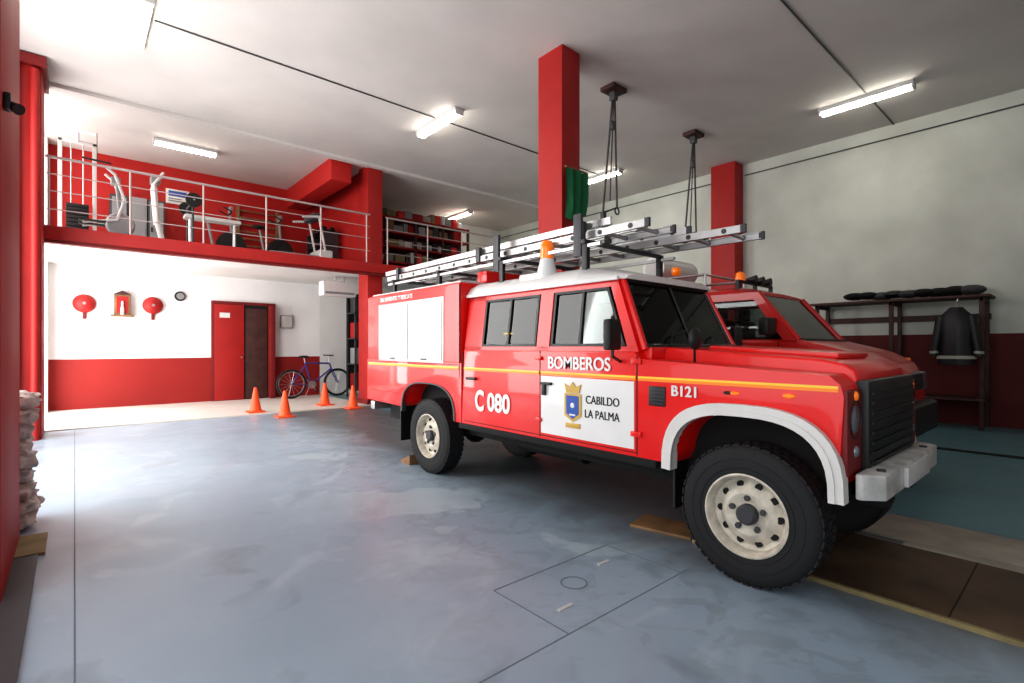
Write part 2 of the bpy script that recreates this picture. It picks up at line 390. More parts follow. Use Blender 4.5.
# ------------------------------------------------------------------ fire off-road truck
XN, XF = 2.75, 4.25
b = B('fire_rescue_truck')
fy = 1.25
inner_f = arch(fy, .56, .42, .365); outer_f = arch(fy, .56, .485, .43)
body = [(0.80, .62), (0.775, 1.06), (0.79, 1.12), (.84, 1.165), (1.92, 1.225), (1.96, 1.27), (3.86, 1.27), (3.90, .585), (1.70, .585)] + [p for p in inner_f if p[1] > .6]
body.append((.835, .62))
b.prism(body, XN, XF, 'red', 'X', .012)
ry = 4.53
inner_r = arch(ry, .60, .50, .32); outer_r = arch(ry, .58, .53, .355)
tub = [(3.905, 1.15), (5.92, 1.15), (5.92, .66), (5.06, .64)] + [p for p in inner_r if p[1] > .66] + [(4.02, .585), (3.905, .585)]
b.prism(tub, XN, XF, 'red', 'X', .006)
b.box(XN, XF, 3.93, 5.92, 1.13, 1.92, 'red', .035, 3)
b.box(XN+.05, XF-.05, 3.98, 5.87, 1.915, 1.94, 'lgrey', .008)
hood = [(.775, 1.08), (.79, 1.18), (.84, 1.215), (.95, 1.238), (1.90, 1.30), (1.90, 1.12)]
b.prism(hood, 3.0, 4.0, 'red', 'X', .022, 3)
b.box(3.2, 3.8, 1.0, 1.75, 1.24, 1.272, 'red', .012, M4=Matrix.Translation((0, 0, -.062)) @ Matrix.Rotation(R(3.4), 4, 'X'))
b.box(2.84, 4.16, 1.885, 1.96, 1.2, 1.30, 'red', .015)
for xa in (3.0, 3.62): b.box(xa, xa+.38, 1.875, 1.90, 1.25, 1.288, 'black', .004)
b.box(3.02, 3.98, .9, 5.8, .42, .95, 'dark'); b.box(2.84, 4.16, 1.80, 3.9, .50, .60, 'dark', .02)
for xx in (3.15, 3.75): b.box(xx, xx+.1, .7, 5.9, .48, .60, 'dark')
b.cyl((2.95, 1.24, .385), (4.05, 1.24, .385), .06, 'dark'); b.cyl((2.95, 4.5, .385), (4.05, 4.5, .385), .06, 'dark')
b.ball((3.4, 1.24, .385), .14, 'dark'); b.ball((3.4, 4.5, .385), .14, 'dark')
b.cyl((3.05, 4.5, .4), (3.05, 4.75, .8), .04, 'dark'); b.cyl((3.05, 1.1, .4), (3.05, 1.0, .85), .04, 'dark')
b.cyl((3.1, 2.2, .45), (3.1, 5.8, .45), .035, 'dark'); b.cyl((3.3, 2.8, .42), (3.3, 3.6, .42), .11, 'dark')
for yy in (1.245, 4.5):
    wheel(b, XN+.105, yy, .384, .378, .21, -1); wheel(b, XF-.105, yy, .384, .378, .21, 1)
for a0, a1 in ((XN-.045, XN+.03), (XF-.03, XF+.045)):
    b.strip(inner_f, outer_f, a0, a1, 'flare')
    mid = [((p[0]*.55+q[0]*.45), (p[1]*.55+q[1]*.45)) for p, q in zip(inner_f, outer_f)]
    e0, e1 = (a0-.008, a0+.02) if a0 < 3 else (a1-.02, a1+.008)
    b.strip(inner_f, mid, e0, e1, 'flare')
for a0, a1 in ((XN-.008, XN+.05), (XF-.05, XF+.008)): b.strip(inner_r, outer_r, a0, a1, 'dgrey')
for a0, a1 in ((3.0, 3.04), (3.96, 4.0)):
    b.box(a0, a1, .85, 1.7, .5, .96, 'dark'); b.box(a0, a1, 4.0, 5.1, .5, .95, 'dark')
for xx in (XN+.02, XF-.24):
    b.box(xx, xx+.22, 5.10, 5.115, .25, .67, 'black'); b.box(xx+.04, xx+.2, 1.70, 1.715, .3, .60, 'black')
b.box(2.85, 4.15, 5.92, 6.03, .52, .62, 'steel', .01)
for xx in (2.80, 4.14): b.box(xx, xx+.06, 5.915, 5.93, .82, 1.05, 'beacon', .004)
b.box(3.0, 4.0, .735, .80, .66, 1.13, 'black', .012)
for i in range(8): b.box(3.05, 3.95, .724, .74, .71+.05*i, .722+.05*i, 'black')
for cx in (2.89, 4.11):
    b.box(cx-.125, cx+.125, .765, .80, .68, 1.09, 'reddark', .012)
    b.lathe((cx, .782, .945), [(.098, .02), (.102, -.015), (.092, -.022), (.085, -.010)], 'black', 'Y', 28)
    b.ball((cx, .778, .945), .085, 'lens', (1, .25, 1), 24)
    b.ball((cx, .766, 1.06), .025, 'beacon', (1, .6, 1)); b.ball((cx, .766, .79), .03, 'lens', (1, .6, 1))
b.prism([(2.82, .72), (2.90, .64), (4.12, .64), (4.18, .72), (4.18, .75), (2.82, .75)], .57, .695, 'bumper', 'Z', .012)
for xx in (2.98, 3.95): b.cyl((xx, .68, .69), (xx, .68, .705), .02, 'dgrey')
for xx in (3.15, 3.75): b.box(xx, xx+.1, .72, .85, .52, .66, 'dark')
b.box(3.25, 3.78, .622, .645, .58, .68, 'lgrey', .004)
ZB, ZT = 1.27, 1.775
def inset(z): return .035+.07*(z-ZB)/(ZT-ZB)
for sgn, X0 in ((1, XN), (-1, XF)):
    def P(y, z, e=0): return (X0+sgn*(inset(z)+e), y, z)
    def panel(pp, m, th=.035, e=0):
        vs = [P(y, z, e) for y, z in pp] ; vo = [P(y, z, e+th) for y, z in pp]
        tb = bmesh.new(); A = [tb.verts.new(v) for v in vs]; C = [tb.verts.new(v) for v in vo]; k = len(A)
        tb.faces.new(A); tb.faces.new(C[::-1])
        for i in range(k): tb.faces.new((A[i], C[i], C[(i+1) % k], A[(i+1) % k]))
        b.merge(tb, m)
    ya = lambda z: 1.95+.22*(z-ZB)/(ZT-ZB)
    panel([(ya(ZB), ZB), (ya(ZT), ZT), (ya(ZT)+.07, ZT), (ya(ZB)+.08, ZB)], 'red')
    panel([(2.78, ZB), (2.78, ZT), (2.92, ZT), (2.92, ZB)], 'red')
    panel([(3.64, ZB), (3.64, ZT), (3.90, ZT), (3.90, ZB)], 'red')
    panel([(ya(ZT), ZT-.05), (ya(ZT), ZT+.01), (3.9, ZT+.01), (3.9, ZT-.05)], 'red')
    panel([(ya(ZB), ZB-.02), (ya(ZB)+.02, ZB+.035), (3.9, ZB+.035), (3.9, ZB-.02)], 'red')
    def frame(y0, y1, z0, z1, slope=0):
        w = .02
        panel([(y0, z0), (y0+slope, z1), (y0+slope+w, z1), (y0+w, z0)], 'black', .01, -.004)
        panel([(y1-w, z0), (y1-w, z1), (y1, z1), (y1, z0)], 'black', .01, -.004)
        panel([(y0, z0), (y0, z0+w), (y1, z0+w), (y1, z0)], 'black', .01, -.004)
        panel([(y0+slope, z1-w), (y0+slope, z1), (y1, z1), (y1, z1-w)], 'black', .01, -.004)
    frame(2.06, 2.76, ZB+.035, ZT-.05, .18); frame(2.93, 3.63, ZB+.035, ZT-.05)
    panel([(2.46, ZB+.035), (2.46, ZT-.05), (2.48, ZT-.05), (2.48, ZB+.035)], 'black', .012, -.002)
    panel([(3.27, ZB+.035), (3.27, ZT-.05), (3.29, ZT-.05), (3.29, ZB+.035)], 'black', .012, -.002)
    panel([(2.04, ZB+.03), (2.23, ZT-.04), (2.79, ZT-.04), (2.79, ZB+.03)], 'glass', .004, .012)
    panel([(2.92, ZB+.03), (2.92, ZT-.04), (3.65, ZT-.04), (3.65, ZB+.03)], 'glass', .004, .012)
    xo = X0-sgn*.0015
    def gap(y0, y1, z0, z1): b.box(min(xo, xo+sgn*.01), max(xo, xo+sgn*.01), y0, y1, z0, z1, 'dark')
    gap(1.935, 1.943, .60, 1.24); gap(2.836, 2.844, .60, 1.27); gap(3.93, 3.938, 1.0, 1.9); gap(3.875, 3.88, .9, 1.25)
    gap(1.94, 3.86, .612, .617); gap(3.9, 5.9, 1.128, 1.133); gap(5.1, 5.9, .78, .784)
    xs0 = X0-sgn*.004; xs1 = X0+sgn*.01
    a0, a1 = min(xs0, xs1), max(xs0, xs1)
    for ya_, yb_ in ((.80, 1.93), (1.95, 2.83), (2.85, 3.86), (3.95, 5.88)): b.box(a0, a1, ya_, yb_, 1.083, 1.100, 'orange'); b.box(a0, a1, ya_, yb_, 1.100, 1.112, 'yellow')
    b.box(a0, a1, 1.96, 2.825, .635, 1.076, 'white')
    hx0, hx1 = sorted((X0-sgn*.03, X0))
    b.box(hx0, hx1, 2.70, 2.81, 1.01, 1.03, 'black', .006); b.box(hx0, hx1, 3.66, 3.80, 1.0, 1.025, 'black', .006)
    b.box(hx0, hx1, 2.765, 2.80, .93, 1.02, 'black', .006)
    for hz in (.72, 1.19): b.box(hx0+.01*(sgn > 0), hx1-.01*(sgn < 0), 1.90, 1.98, hz, hz+.035, 'red', .006)
    for hz in (.72, 1.2): b.box(hx0+.01*(sgn > 0), hx1-.01*(sgn < 0), 2.815, 2.88, hz, hz+.03, 'red', .006)
    b.box(a0-.004, a1+.004, 1.73, 1.85, .93, 1.055, 'black', .008)
    for i in range(5): b.box(a0-.006, a1+.006, 1.745, 1.835, .945+.022*i, .950+.022*i, 'dgrey')
    b.ball((X0, 1.30, 1.045), .016, 'beacon', (.8, 1.8, .7)); b.ball((X0, 1.34, 1.045), .014, 'black', (.8, 1.8, .7)); b.ball((X0, 1.02, 1.05), .02, 'beacon', (.8, 1.6, .7))
    s0, s1 = sorted((X0-sgn*.008, X0+sgn*.02))
    b.box(s0, s1, 4.20, 5.60, 1.14, 1.80, 'alu', .004)
    s0, s1 = sorted((X0-sgn*.014, X0+sgn*.02))
    for ya_, yb_ in ((4.23, 4.885), (4.905, 5.57)):
        for i in range(12): b.box(s0, s1, ya_, yb_, 1.165+.0505*i, 1.165+.0505*i+.0497, 'shutter')
        b.box(s0-.012*(sgn > 0), s1+.012*(sgn < 0), (ya_+yb_)/2-.05, (ya_+yb_)/2+.05, 1.168, 1.18, 'black')
    b.box(min(X0, X0+sgn*.06), max(X0, X0+sgn*.06), 1.80, 3.95, .535, .59, 'dark', .01)
    mx = X0-sgn*.16
    b.tube([(X0+sgn*.02, 2.08, 1.2), (mx, 2.02, 1.24), (mx, 2.02, 1.5)], .011, 'black')
    b.box(mx-.07, mx+.07, 1.995, 2.05, 1.28, 1.48, 'black', .022, 3)
b.tube([(XN+.12, 1.60, 1.19), (XN+.06, 1.57, 1.30)], .008, 'black'); b.ball((XN+.05, 1.56, 1.35), .065, 'black', (1, .5, 1.05))
w = [(2.85, 1.945, 1.30), (2.915, 2.145, 1.75), (4.085, 2.145, 1.75), (4.15, 1.945, 1.30)]
b.quad(w, 'glass', .005)
def bar(p, q, r, m): b.cyl(p, q, r, m, seg=8)
bar((2.83, 1.93, 1.28), (2.905, 2.16, 1.775), .026, 'red'); bar((4.17, 1.93, 1.28), (4.095, 2.16, 1.775), .026, 'red')
bar((2.87, 1.945, 1.30), (2.93, 2.145, 1.75), .013, 'black'); bar((4.13, 1.945, 1.30), (4.07, 2.145, 1.75), .013, 'black')
bar((2.9, 2.15, 1.775), (4.1, 2.15, 1.775), .026, 'black'); bar((2.83, 1.93, 1.30), (4.17, 1.93, 1.30), .022, 'black'); bar((3.5, 1.94, 1.3), (3.5, 2.14, 1.76), .010, 'black')
for wx in (3.1, 3.7): b.tube([(wx, 1.9, 1.3), (wx+.12, 1.955, 1.38), (wx+.35, 1.98, 1.42)], .006, 'black', 6)
rp = [(2.84, 1.775), (2.845, 1.805), (2.88, 1.855), (2.98, 1.905), (3.2, 1.93), (3.5, 1.935), (3.8, 1.93), (4.02, 1.905), (4.12, 1.855), (4.155, 1.805), (4.16, 1.775)]
rf = [(2.88, 1.775), (2.885, 1.785), (2.92, 1.80), (3.0, 1.812), (3.2, 1.818), (3.5, 1.82), (3.8, 1.818), (4.0, 1.812), (4.08, 1.80), (4.115, 1.785), (4.12, 1.775)]
b.prism(rp, 2.55, 3.92, 'white', 'Y', 0)
b.prism(rf, 2.11, 2.55, 'white', 'Y', 0, ends=rp)
b.box(2.82, 2.85, 2.15, 3.92, 1.765, 1.793, 'white', .006); b.box(4.15, 4.18, 2.15, 3.92, 1.765, 1.793, 'white', .006)
b.box(2.86, 4.14, 3.86, 3.92, 1.2, 1.78, 'red')
# cab interior: dash, head lining, seats, wheel, stowed helmet and turnout coat
b.box(2.9, 4.1, 2.0, 2.15, 1.24, 1.36, 'black', .02)
b.box(2.9, 4.1, 2.2, 3.85, 1.74, 1.765, 'grey')
for sx in (3.0, 3.62):
    b.box(sx, sx+.4, 2.72, 2.84, 1.2, 1.50, 'seat', .04, 3); b.box(sx+.1, sx+.3, 2.74, 2.82, 1.53, 1.66, 'seat', .03, 3)
b.box(2.95, 4.05, 3.68, 3.80, 1.2, 1.55, 'seat', .04, 3)
for sx in (3.1, 3.5, 3.85): b.box(sx-.1, sx+.1, 3.70, 3.78, 1.56, 1.67, 'seat', .03, 3)
b.lathe((0, 0, 0), [(.17+.012*math.cos(a*math.pi/3), .012*math.sin(a*math.pi/3)) for a in range(7)], 'black', 'Y', 24, M4=Matrix.Translation((3.2, 2.3, 1.36)) @ Matrix.Rotation(R(25), 4, 'X'))
b.ball((3.0, 3.30, 1.46), .13, 'yellow', (1, 1.2, .8)); b.lathe((3.0, 3.30, 1.43), [(.12, .01), (.19, -.01), (.19, -.02), (.12, 0)], 'yellow', 'Z', 24)
b.box(2.92, 3.3, 3.2, 3.65, 1.2, 1.36, 'wood', .02); b.box(2.92, 3.2, 3.40, 3.62, 1.3, 1.52, 'ochre', .05, 3); b.box(2.93, 3.2, 3.0, 3.16, 1.25, 1.38, 'orange', .03)
for yy in (2.55, 3.55, 4.6, 5.6):
    zr = 1.90 if yy < 4 else 1.94
    for xx in (2.97, 4.03): b.box(xx-.02, xx+.02, yy-.025, yy+.025, zr-.04, 2.11, 'black', .004)
    b.box(2.93, 4.07, yy-.02, yy+.02, 2.09, 2.12, 'dgrey', .004)
for xx in (2.97, 4.03): b.box(xx-.015, xx+.015, 2.4, 5.75, 2.06, 2.085, 'alu')
for yy in (2.62, 3.62): b.box(2.945, 2.975, yy-.04, yy+.04, 2.0, 2.33, 'dgrey', .006)
b.lathe((2.99, 2.99, 0), [(.10, 1.84), (.085, 1.93), (.065, 2.0), (.06, 2.03), (.001, 2.03)], 'white', 'Z', 24)
b.lathe((2.99, 2.99, 0), [(.055, 2.03), (.06, 2.06), (.056, 2.14), (.042, 2.18), (.001, 2.185)], 'beacon', 'Z', 24)
b.box(2.90, 3.08, 2.95, 3.25, 1.84, 1.92, 'white', .02)
b.box(3.1, 3.9, 3.94, 4.1, 1.94, 2.06, 'red', .02)
xt = XN-.006
for o in (0, .0025, .005): b.text('BOMBEROS', (xt-o*.1, 2.752-o, 1.137+o*.5), .128, 'white', off=.001, sx=.92)
b.text('C', (xt, 3.68, .735), .25, 'white', off=.008, sx=.75)
b.text('080', (xt, 3.50, .745), .215, 'white', off=.007, sx=.95)
for o in (0, .002, .004): b.text('B121', (xt-o*.1, 1.692-o, 1.004+o*.5), .088, 'white', off=.001, sx=1.0)
b.text('CABILDO', (xt, 2.37, .90), .082, 'dark', off=.0, sx=.85)
b.text('LA PALMA', (xt, 2.38, .80), .082, 'dark', off=.0, sx=.82)
b.text('SALVAMENTO Y RESCATE', (xt, 5.55, 1.83), .065, 'white', off=.001)
b.prism([(2.57, .80), (2.57, .96), (2.41, .96), (2.41, .80), (2.49, .755)], XN-.012, XN, 'gold', 'X')
b.prism([(2.55, .815), (2.55, .945), (2.43, .945), (2.43, .815), (2.49, .775)], XN-.014, XN, 'blue', 'X')
b.prism([(2.55, .965), (2.57, 1.03), (2.52, 1.01), (2.49, 1.045), (2.46, 1.01), (2.41, 1.03), (2.43, .965)], XN-.013, XN, 'gold', 'X')
b.ball((XN-.012, 2.49, .875), .022, 'white', (.2, 1, 1)); b.box(XN-.016, XN, 2.46, 2.52, .80, .812, 'white'); b.box(XN-.012, XN, 2.42, 2.56, .71, .745, 'gold', .003)
b.finish(M4=Matrix.Translation((XN, 0, 0)) @ Matrix.Diagonal((.94, 1, 1, 1)) @ Matrix.Translation((-XN, 0, 0)))

b = B('wheel_chock'); b.prism([(4.93, 0), (5.13, 0), (5.13, .03), (4.93, .11)], 2.78, 2.93, 'wood', 'X', .004); b.finish()

# ------------------------------------------------------------------ ladders
def ladder(x0, x1, y0, y1, z, h=.055, rot=0, ext=False, dip=0):
    b = B('aluminium_ladder')
    def railbar(x, ya, yb, zz):
        b.box(x-.006, x+.006, ya, yb, zz, zz+h, 'alu'); s_ = 1 if x < (x0+x1)/2 else -1
        c0, c1 = sorted((x, x+.02*s_)); b.box(c0, c1, ya, yb, zz, zz+.006, 'alu'); b.box(c0, c1, ya, yb, zz+h-.006, zz+h, 'alu')
    k = int((y1-y0)/.28)
    for x in (x0, x1): railbar(x, y0, y1, z)
    for i in range(k):
        yy = y0+.14+i*.28
        b.cyl((x0, yy, z+h/2), (x1, yy, z+h/2), .017, 'alu', seg=8)
        for x in (x0, x1): b.cyl((x-.01, yy, z+h/2), (x+.01, yy, z+h/2), .02, 'dgrey', seg=8)
    for x in (x0, x1):
        for y in (y0, y1): b.box(x-.012, x+.012, y-.02, y+.02, z-.004, z+h+.004, 'dgrey', .004)
    if ext:
        for x in (x0+.04, x1-.04): railbar(x, y0+.35, y1+.1, z+h+.03)
        for i in range(k-1):
            yy = y0+.5+i*.28
            if yy < y1: b.cyl((x0+.04, yy, z+1.5*h+.03), (x1-.04, yy, z+1.5*h+.03), .017, 'alu', seg=8)
        for yy in (y0+.6, (y0+y1)/2, y1-.3):
            for x in (x0, x1): b.box(x-.02, x+.02, yy-.03, yy+.03, z, z+2*h+.03, 'dgrey', .004)
    c = Matrix.Translation(((x0+x1)/2, y1, z))
    b.finish(M4=c @ Matrix.Rotation(rot, 4, 'Z') @ Matrix.Rotation(dip, 4, 'X') @ c.inverted())
ladder(3.03, 3.36, 2.05, 5.95, 2.135, ext=True, dip=R(-.2))
ladder(3.48, 3.82, 1.66, 5.8, 2.128, rot=R(2.2))
ladder(3.48, 3.78, 2.1, 5.6, 2.195, rot=R(3.0))
ladder(3.46, 3.74, 2.4, 5.7, 2.262, rot=R(.8))

# ------------------------------------------------------------------ second fire vehicle (bonneted van)
b = B('fire_command_van')
A0, A1 = 5.4, 6.8
low = [(1.22, .55), (1.17, .75), (1.18, .98), (1.26, 1.14), (1.45, 1.25), (1.92, 1.38), (6.2, 1.40), (6.25, .5), (5.7, .5), (5.62, .8), (5.4, .92), (5.1, .92), (4.88, .8), (4.8, .5), (2.35, .5), (2.27, .8), (2.05, .92), (1.75, .92), (1.55, .8), (1.48, .5)]
b.prism(low, A0, A1, 'red2', 'X', .05, 4)
rr2 = [(A0+.07, 1.86), (A0+.12, 1.93), (A0+.3, 1.975), (6.1, 1.99), (A1-.3, 1.975), (A1-.12, 1.93), (A1-.07, 1.86)]
rfr = [(A0+.10, 1.86), (A0+.13, 1.875), (A0+.3, 1.89), (6.1, 1.90), (A1-.3, 1.89), (A1-.13, 1.875), (A1-.10, 1.86)]
b.prism(rr2, 2.65, 6.1, 'red2', 'Y', 0); b.prism(rfr, 2.33, 2.65, 'red2', 'Y', 0, ends=rr2)
for sgn, X0 in ((1, A0), (-1, A1)):
    def q4(pp, m, e=0, th=.03):
        ins = lambda z: .02+.06*(z-1.38)/.48+e
        vs = [(X0+sgn*ins(z), y, z) for y, z in pp]; b.quad(vs, m, th)
    q4([(1.93, 1.36), (2.33, 1.88), (2.43, 1.88), (2.05, 1.36)], 'red2')
    q4([(3.0, 1.36), (3.0, 1.88), (3.12, 1.88), (3.12, 1.36)], 'red2')
    q4([(3.95, 1.36), (3.95, 1.88), (6.15, 1.88), (6.15, 1.36)], 'red2')
    q4([(2.3, 1.80), (2.35, 1.88), (4.0, 1.88), (4.0, 1.80)], 'red2', -.002)
    q4([(2.03, 1.38), (2.38, 1.82), (3.02, 1.82), (3.02, 1.38)], 'glass', .015, .004)
    q4([(3.12, 1.38), (3.12, 1.82), (3.96, 1.82), (3.96, 1.38)], 'glass', .015, .004)
    a0, a1 = sorted((X0-sgn*.05, X0+sgn*.03))
    b.box(a0, a1, 1.5, 6.1, .98, 1.02, 'black', .01)
    b.box(a0-.16*(sgn > 0), a1+.16*(sgn < 0)-.0, 2.12, 2.22, 1.42, 1.60, 'black', .03)
    b.box(X0-sgn*.003-.005, X0-sgn*.003+.005, 1.3, 6.1, 1.16, 1.185, 'orange')
    for yg in (2.1, 3.05, 4.0): b.box(X0-.006, X0+.006, yg, yg+.008, .6, 1.35, 'dark')
    b.box(X0+sgn*.17-.15, X0+sgn*.17+.15, 1.15, 1.32, .86, 1.05, 'lens', .03, 3)
b.box(5.75, 6.45, 1.13, 1.22, .88, 1.04, 'black', .01)
b.box(A0+.02, A1-.02, 1.06, 1.28, .46, .76, 'black', .05, 3)
b.quad([(A0+.08, 1.95, 1.39), (A0+.13, 2.34, 1.865), (A1-.13, 2.34, 1.865), (A1-.08, 1.95, 1.39)], 'glass', .004)
b.cyl((A0+.05, 1.93, 1.37), (A0+.10, 2.34, 1.87), .03, 'red2'); b.cyl((A1-.05, 1.93, 1.37), (A1-.10, 2.34, 1.87), .03, 'red2')
b.box(A0+.05, A1-.05, 1.86, 1.98, 1.33, 1.385, 'black', .01)
b.box(A0+.15, A1-.15, 2.1, 2.3, 1.3, 1.45, 'black', .03)
for sx in (5.6, 6.2): b.box(sx, sx+.42, 2.85, 2.98, 1.3, 1.62, 'seat', .04); b.box(sx+.1, sx+.32, 2.87, 2.95, 1.63, 1.78, 'seat', .03)
b.box(A0+.1, A1-.1, 1.6, 6.1, .35, .55, 'dark'); b.box(A0+.2, A1-.2, 4.0, 4.05, 1.35, 1.85, 'seat')
for yy in (1.9, 5.25): wheel(b, A0+.12, yy, .345, .34, .2, -1, 'grey'); wheel(b, A1-.12, yy, .345, .34, .2, 1, 'grey')
b.box(5.65, 6.55, 2.62, 2.66, 2.03, 2.06, 'black', .004)
for xx in (5.66, 6.1, 6.54): b.box(xx-.015, xx+.015, 2.62, 2.66, 1.96, 2.05, 'black')
b.lathe((5.72, 2.64, 0), [(.055, 2.06), (.057, 2.08), (.045, 2.14), (.001, 2.16)], 'beacon', 'Z', 20)
for xx in (6.0, 6.2, 6.4): b.cyl((xx, 2.58, 2.09), (xx, 2.7, 2.09), .05, 'black', .02, seg=14)
for xx in (5.6, 6.6): b.tube([(xx, 3.0, 1.98), (xx, 3.0, 2.15), (xx, 5.6, 2.15), (xx, 5.6, 1.98)], .016, 'steel')
for yy in (3.0, 3.5, 4.1, 4.8, 5.6): b.cyl((5.6, yy, 2.15), (6.6, yy, 2.15), .014, 'steel')
b.cyl((5.75, 3.8, 2.33), (6.6, 3.8, 2.33), .16, 'white', seg=28); b.cyl((5.74, 3.8, 2.33), (5.75, 3.8, 2.33), .12, 'lgrey', seg=28)
b.ball((5.72, 3.45, 2.25), .06, 'beacon')
b.finish()

# ------------------------------------------------------------------ cones
def cone(x, y):
    z0 = .021 if y > 10.5 else 0.001
    b = B('traffic_cone'); b.box(x-.15, x+.15, y-.15, y+.15, z0, z0+.03, 'cone', .01)
    b.lathe((x, y, z0), [(.12, .03), (.105, .05), (.072, .24), (.055, .33), (.028, .48), (.02, .49), (.001, .49)], 'cone', 'Z', 24); b.finish()
cone(2.68, 10.78); cone(2.95, 9.85); cone(4.16, 11.1); cone(4.45, 10.28)

# ------------------------------------------------------------------ back wall items
b = B('door_1'); yw = YB
b.box(2.44, 3.86, yw-.06, yw-.002, .02, 2.4, 'reddark', .005); b.box(2.50, 3.80, yw-.065, yw-.05, .02, 2.33, 'dark')
b.box(2.50, 3.13, yw-.1, yw-.06, .03, 2.32, 'redcol', .006); b.box(2.6, 2.82, yw-.11, yw-.1, 2.0, 2.12, 'white')
b.cyl((3.07, yw-.14, 1.05), (3.07, yw-.1, 1.05), .02, 'steel')
b.box(3.68, 3.79, yw-.30, yw-.07, .03, 2.32, 'reddark', .006); b.box(3.16, 3.66, yw-.075, yw-.065, .03, 2.25, 'wood2', .004)  # dark brown panel stands in for the shade in the open doorway half
b.finish()
for cx, cz in ((.15, 2.2), (1.31, 2.22)):
    b = B('fire_alarm_bell'); Y0 = YB-.003
    b.lathe((cx, Y0, cz), [(.001, -.15), (.06, -.145), (.14, -.11), (.18, -.06), (.19, -.04), (.17, -.03), (.06, -.03), (.06, 0)], 'redcol', 'Y', 28)
    b.box(cx-.03, cx+.03, Y0-.03, Y0, cz-.32, cz-.17, 'reddark', .01); b.cyl((cx, Y0-.16, cz), (cx, Y0-.14, cz), .03, 'steel')
    b.torus((cx, Y0-.07, cz), .12, .02, 'reddark', 'Y'); b.finish()
b = B('wall_shrine'); cx = .77; cz = 2.22; Y0 = YB-.003
b.box(cx-.2, cx+.2, Y0-.16, Y0, cz-.27, cz-.23, 'wood', .005); b.box(cx-.14, cx+.14, Y0-.12, Y0, cz-.23, cz+.2, 'wood', .006)
b.prism([(cx-.16, cz+.2), (cx+.16, cz+.2), (cx, cz+.29)], Y0-.14, Y0, 'wood2', 'Y'); b.box(cx-.1, cx+.1, Y0-.125, Y0-.12, cz-.19, cz+.16, 'redcol')
b.lathe((cx, Y0-.14, cz-.23), [(.03, 0), (.035, .12), (.02, .2), (.026, .26), (.001, .3)], 'white', 'Z', 14); b.finish()
b = B('wall_clock'); b.lathe((1.82, YB-.003, 2.46), [(.001, -.04), (.08, -.04), (.10, -.05), (.11, -.03), (.11, 0)], 'black', 'Y', 28); b.lathe((1.82, YB-.045, 2.46), [(.001, -.001), (.075, 0)], 'grey', 'Y', 24); b.finish()
b = B('electrical_box'); b.box(3.98, 4.28, YB-.1, YB-.003, 1.78, 2.12, 'ply', .01); b.box(4.01, 4.25, YB-.11, YB-.1, 1.81, 2.09, 'lgrey', .005); b.finish()
b = B('air_conditioner'); b.box(4.35, 5.15, 11.7, 12.0, 2.5, 2.85, 'white', .03, 3); b.box(4.4, 5.1, 11.69, 11.70, 2.55, 2.6, 'grey'); b.cyl((4.7, 11.85, 2.85), (4.7, 11.85, 2.98), .02, 'steel'); b.cyl((4.9, 11.85, 2.85), (4.9, 11.85, 2.98), .02, 'steel'); b.finish()

def bicycle(name, x, y, z, colr, Rw=.33, rot=0, L=1.05):
    b = B(name); c = colr
    b.torus((0, 0, Rw), Rw-.026, .026, 'rubber', 'Y'); b.torus((L, 0, Rw), Rw-.026, .026, 'rubber', 'Y')
    for wx in (0, L):
        b.torus((wx, 0, Rw), Rw-.055, .008, 'steel', 'Y')
        for k in range(14):
            a = 2*math.pi*k/14; b.cyl((wx, 0, Rw), (wx+(Rw-.05)*math.cos(a), 0, Rw+(Rw-.05)*math.sin(a)), .0025, 'steel', seg=4)
        b.cyl((wx, -.04, Rw), (wx, .04, Rw), .02, 'steel')
    bb = (.44, 0, .30); st = (.30, 0, .80); hd = (.86, 0, .78); hb = (.90, 0, .66)
    for p, q in ((bb, st), (st, hd), (bb, hb), (hd, hb)): b.cyl(p, q, .02, c)
    for o in (-.05, .05):
        b.cyl((0, o, Rw), (.44, o*.4, .30), .010, c); b.cyl((0, o, Rw), (.30, o*.3, .74), .009, c); b.cyl((L, o, Rw), (.905, o, .64), .012, c)
    b.cyl((.905, -.06, .64), (.905, .06, .64), .015, c); b.cyl(st, (.275, 0, .92), .013, 'steel'); b.cyl(hd, (.845, 0, .95), .013, 'steel')
    b.ball((.27, 0, .94), .1, 'black', (1.25, .65, .3)); b.cyl((.83, -.3, .97), (.83, .3, .97), .014, 'black')
    b.cyl((.44, -.06, .30), (.44, -.05, .30), .09, 'steel', seg=20); b.cyl((.44, -.07, .3), (.52, -.07, .16), .01, 'steel'); b.cyl((.44, .07, .3), (.36, .07, .44), .01, 'steel')
    b.box(.47, .57, -.13, -.06, .15, .17, 'black'); b.box(.31, .41, .06, .13, .43, .45, 'black')
    b.cyl((.44, .06, .30), (.35, .14, .01), .008, 'steel')
    b.finish(M4=Matrix.Translation((x, y, z)) @ Matrix.Rotation(rot, 4, 'Z') @ Matrix.Scale(1.1, 4))
bicycle('bicycle', 4.05, 13.0, .021, 'navy')
b = B('storage_shelf')
for xx in (5.35, 6.55):
    for yy in (12.2, 12.7): b.box(xx-.02, xx+.02, yy-.02, yy+.02, 0.0, 2.6, 'dgrey')
for zz in (.2, .85, 1.5, 2.15, 2.6): b.box(5.33, 6.57, 12.18, 12.72, zz, zz+.03, 'dgrey')
b.box(5.33, 6.57, 12.70, 12.72, .2, 2.6, 'dark')
for i, (zz, cc) in enumerate(((.23, 'reddark'), (.88, 'grey'), (1.53, 'redcol'), (2.18, 'dgrey'))):
    b.box(5.4, 5.8, 12.25, 12.65, zz, zz+.4, cc, .02); b.box(5.9, 6.4, 12.25, 12.65, zz, zz+.33, 'black', .02)
b.finish()

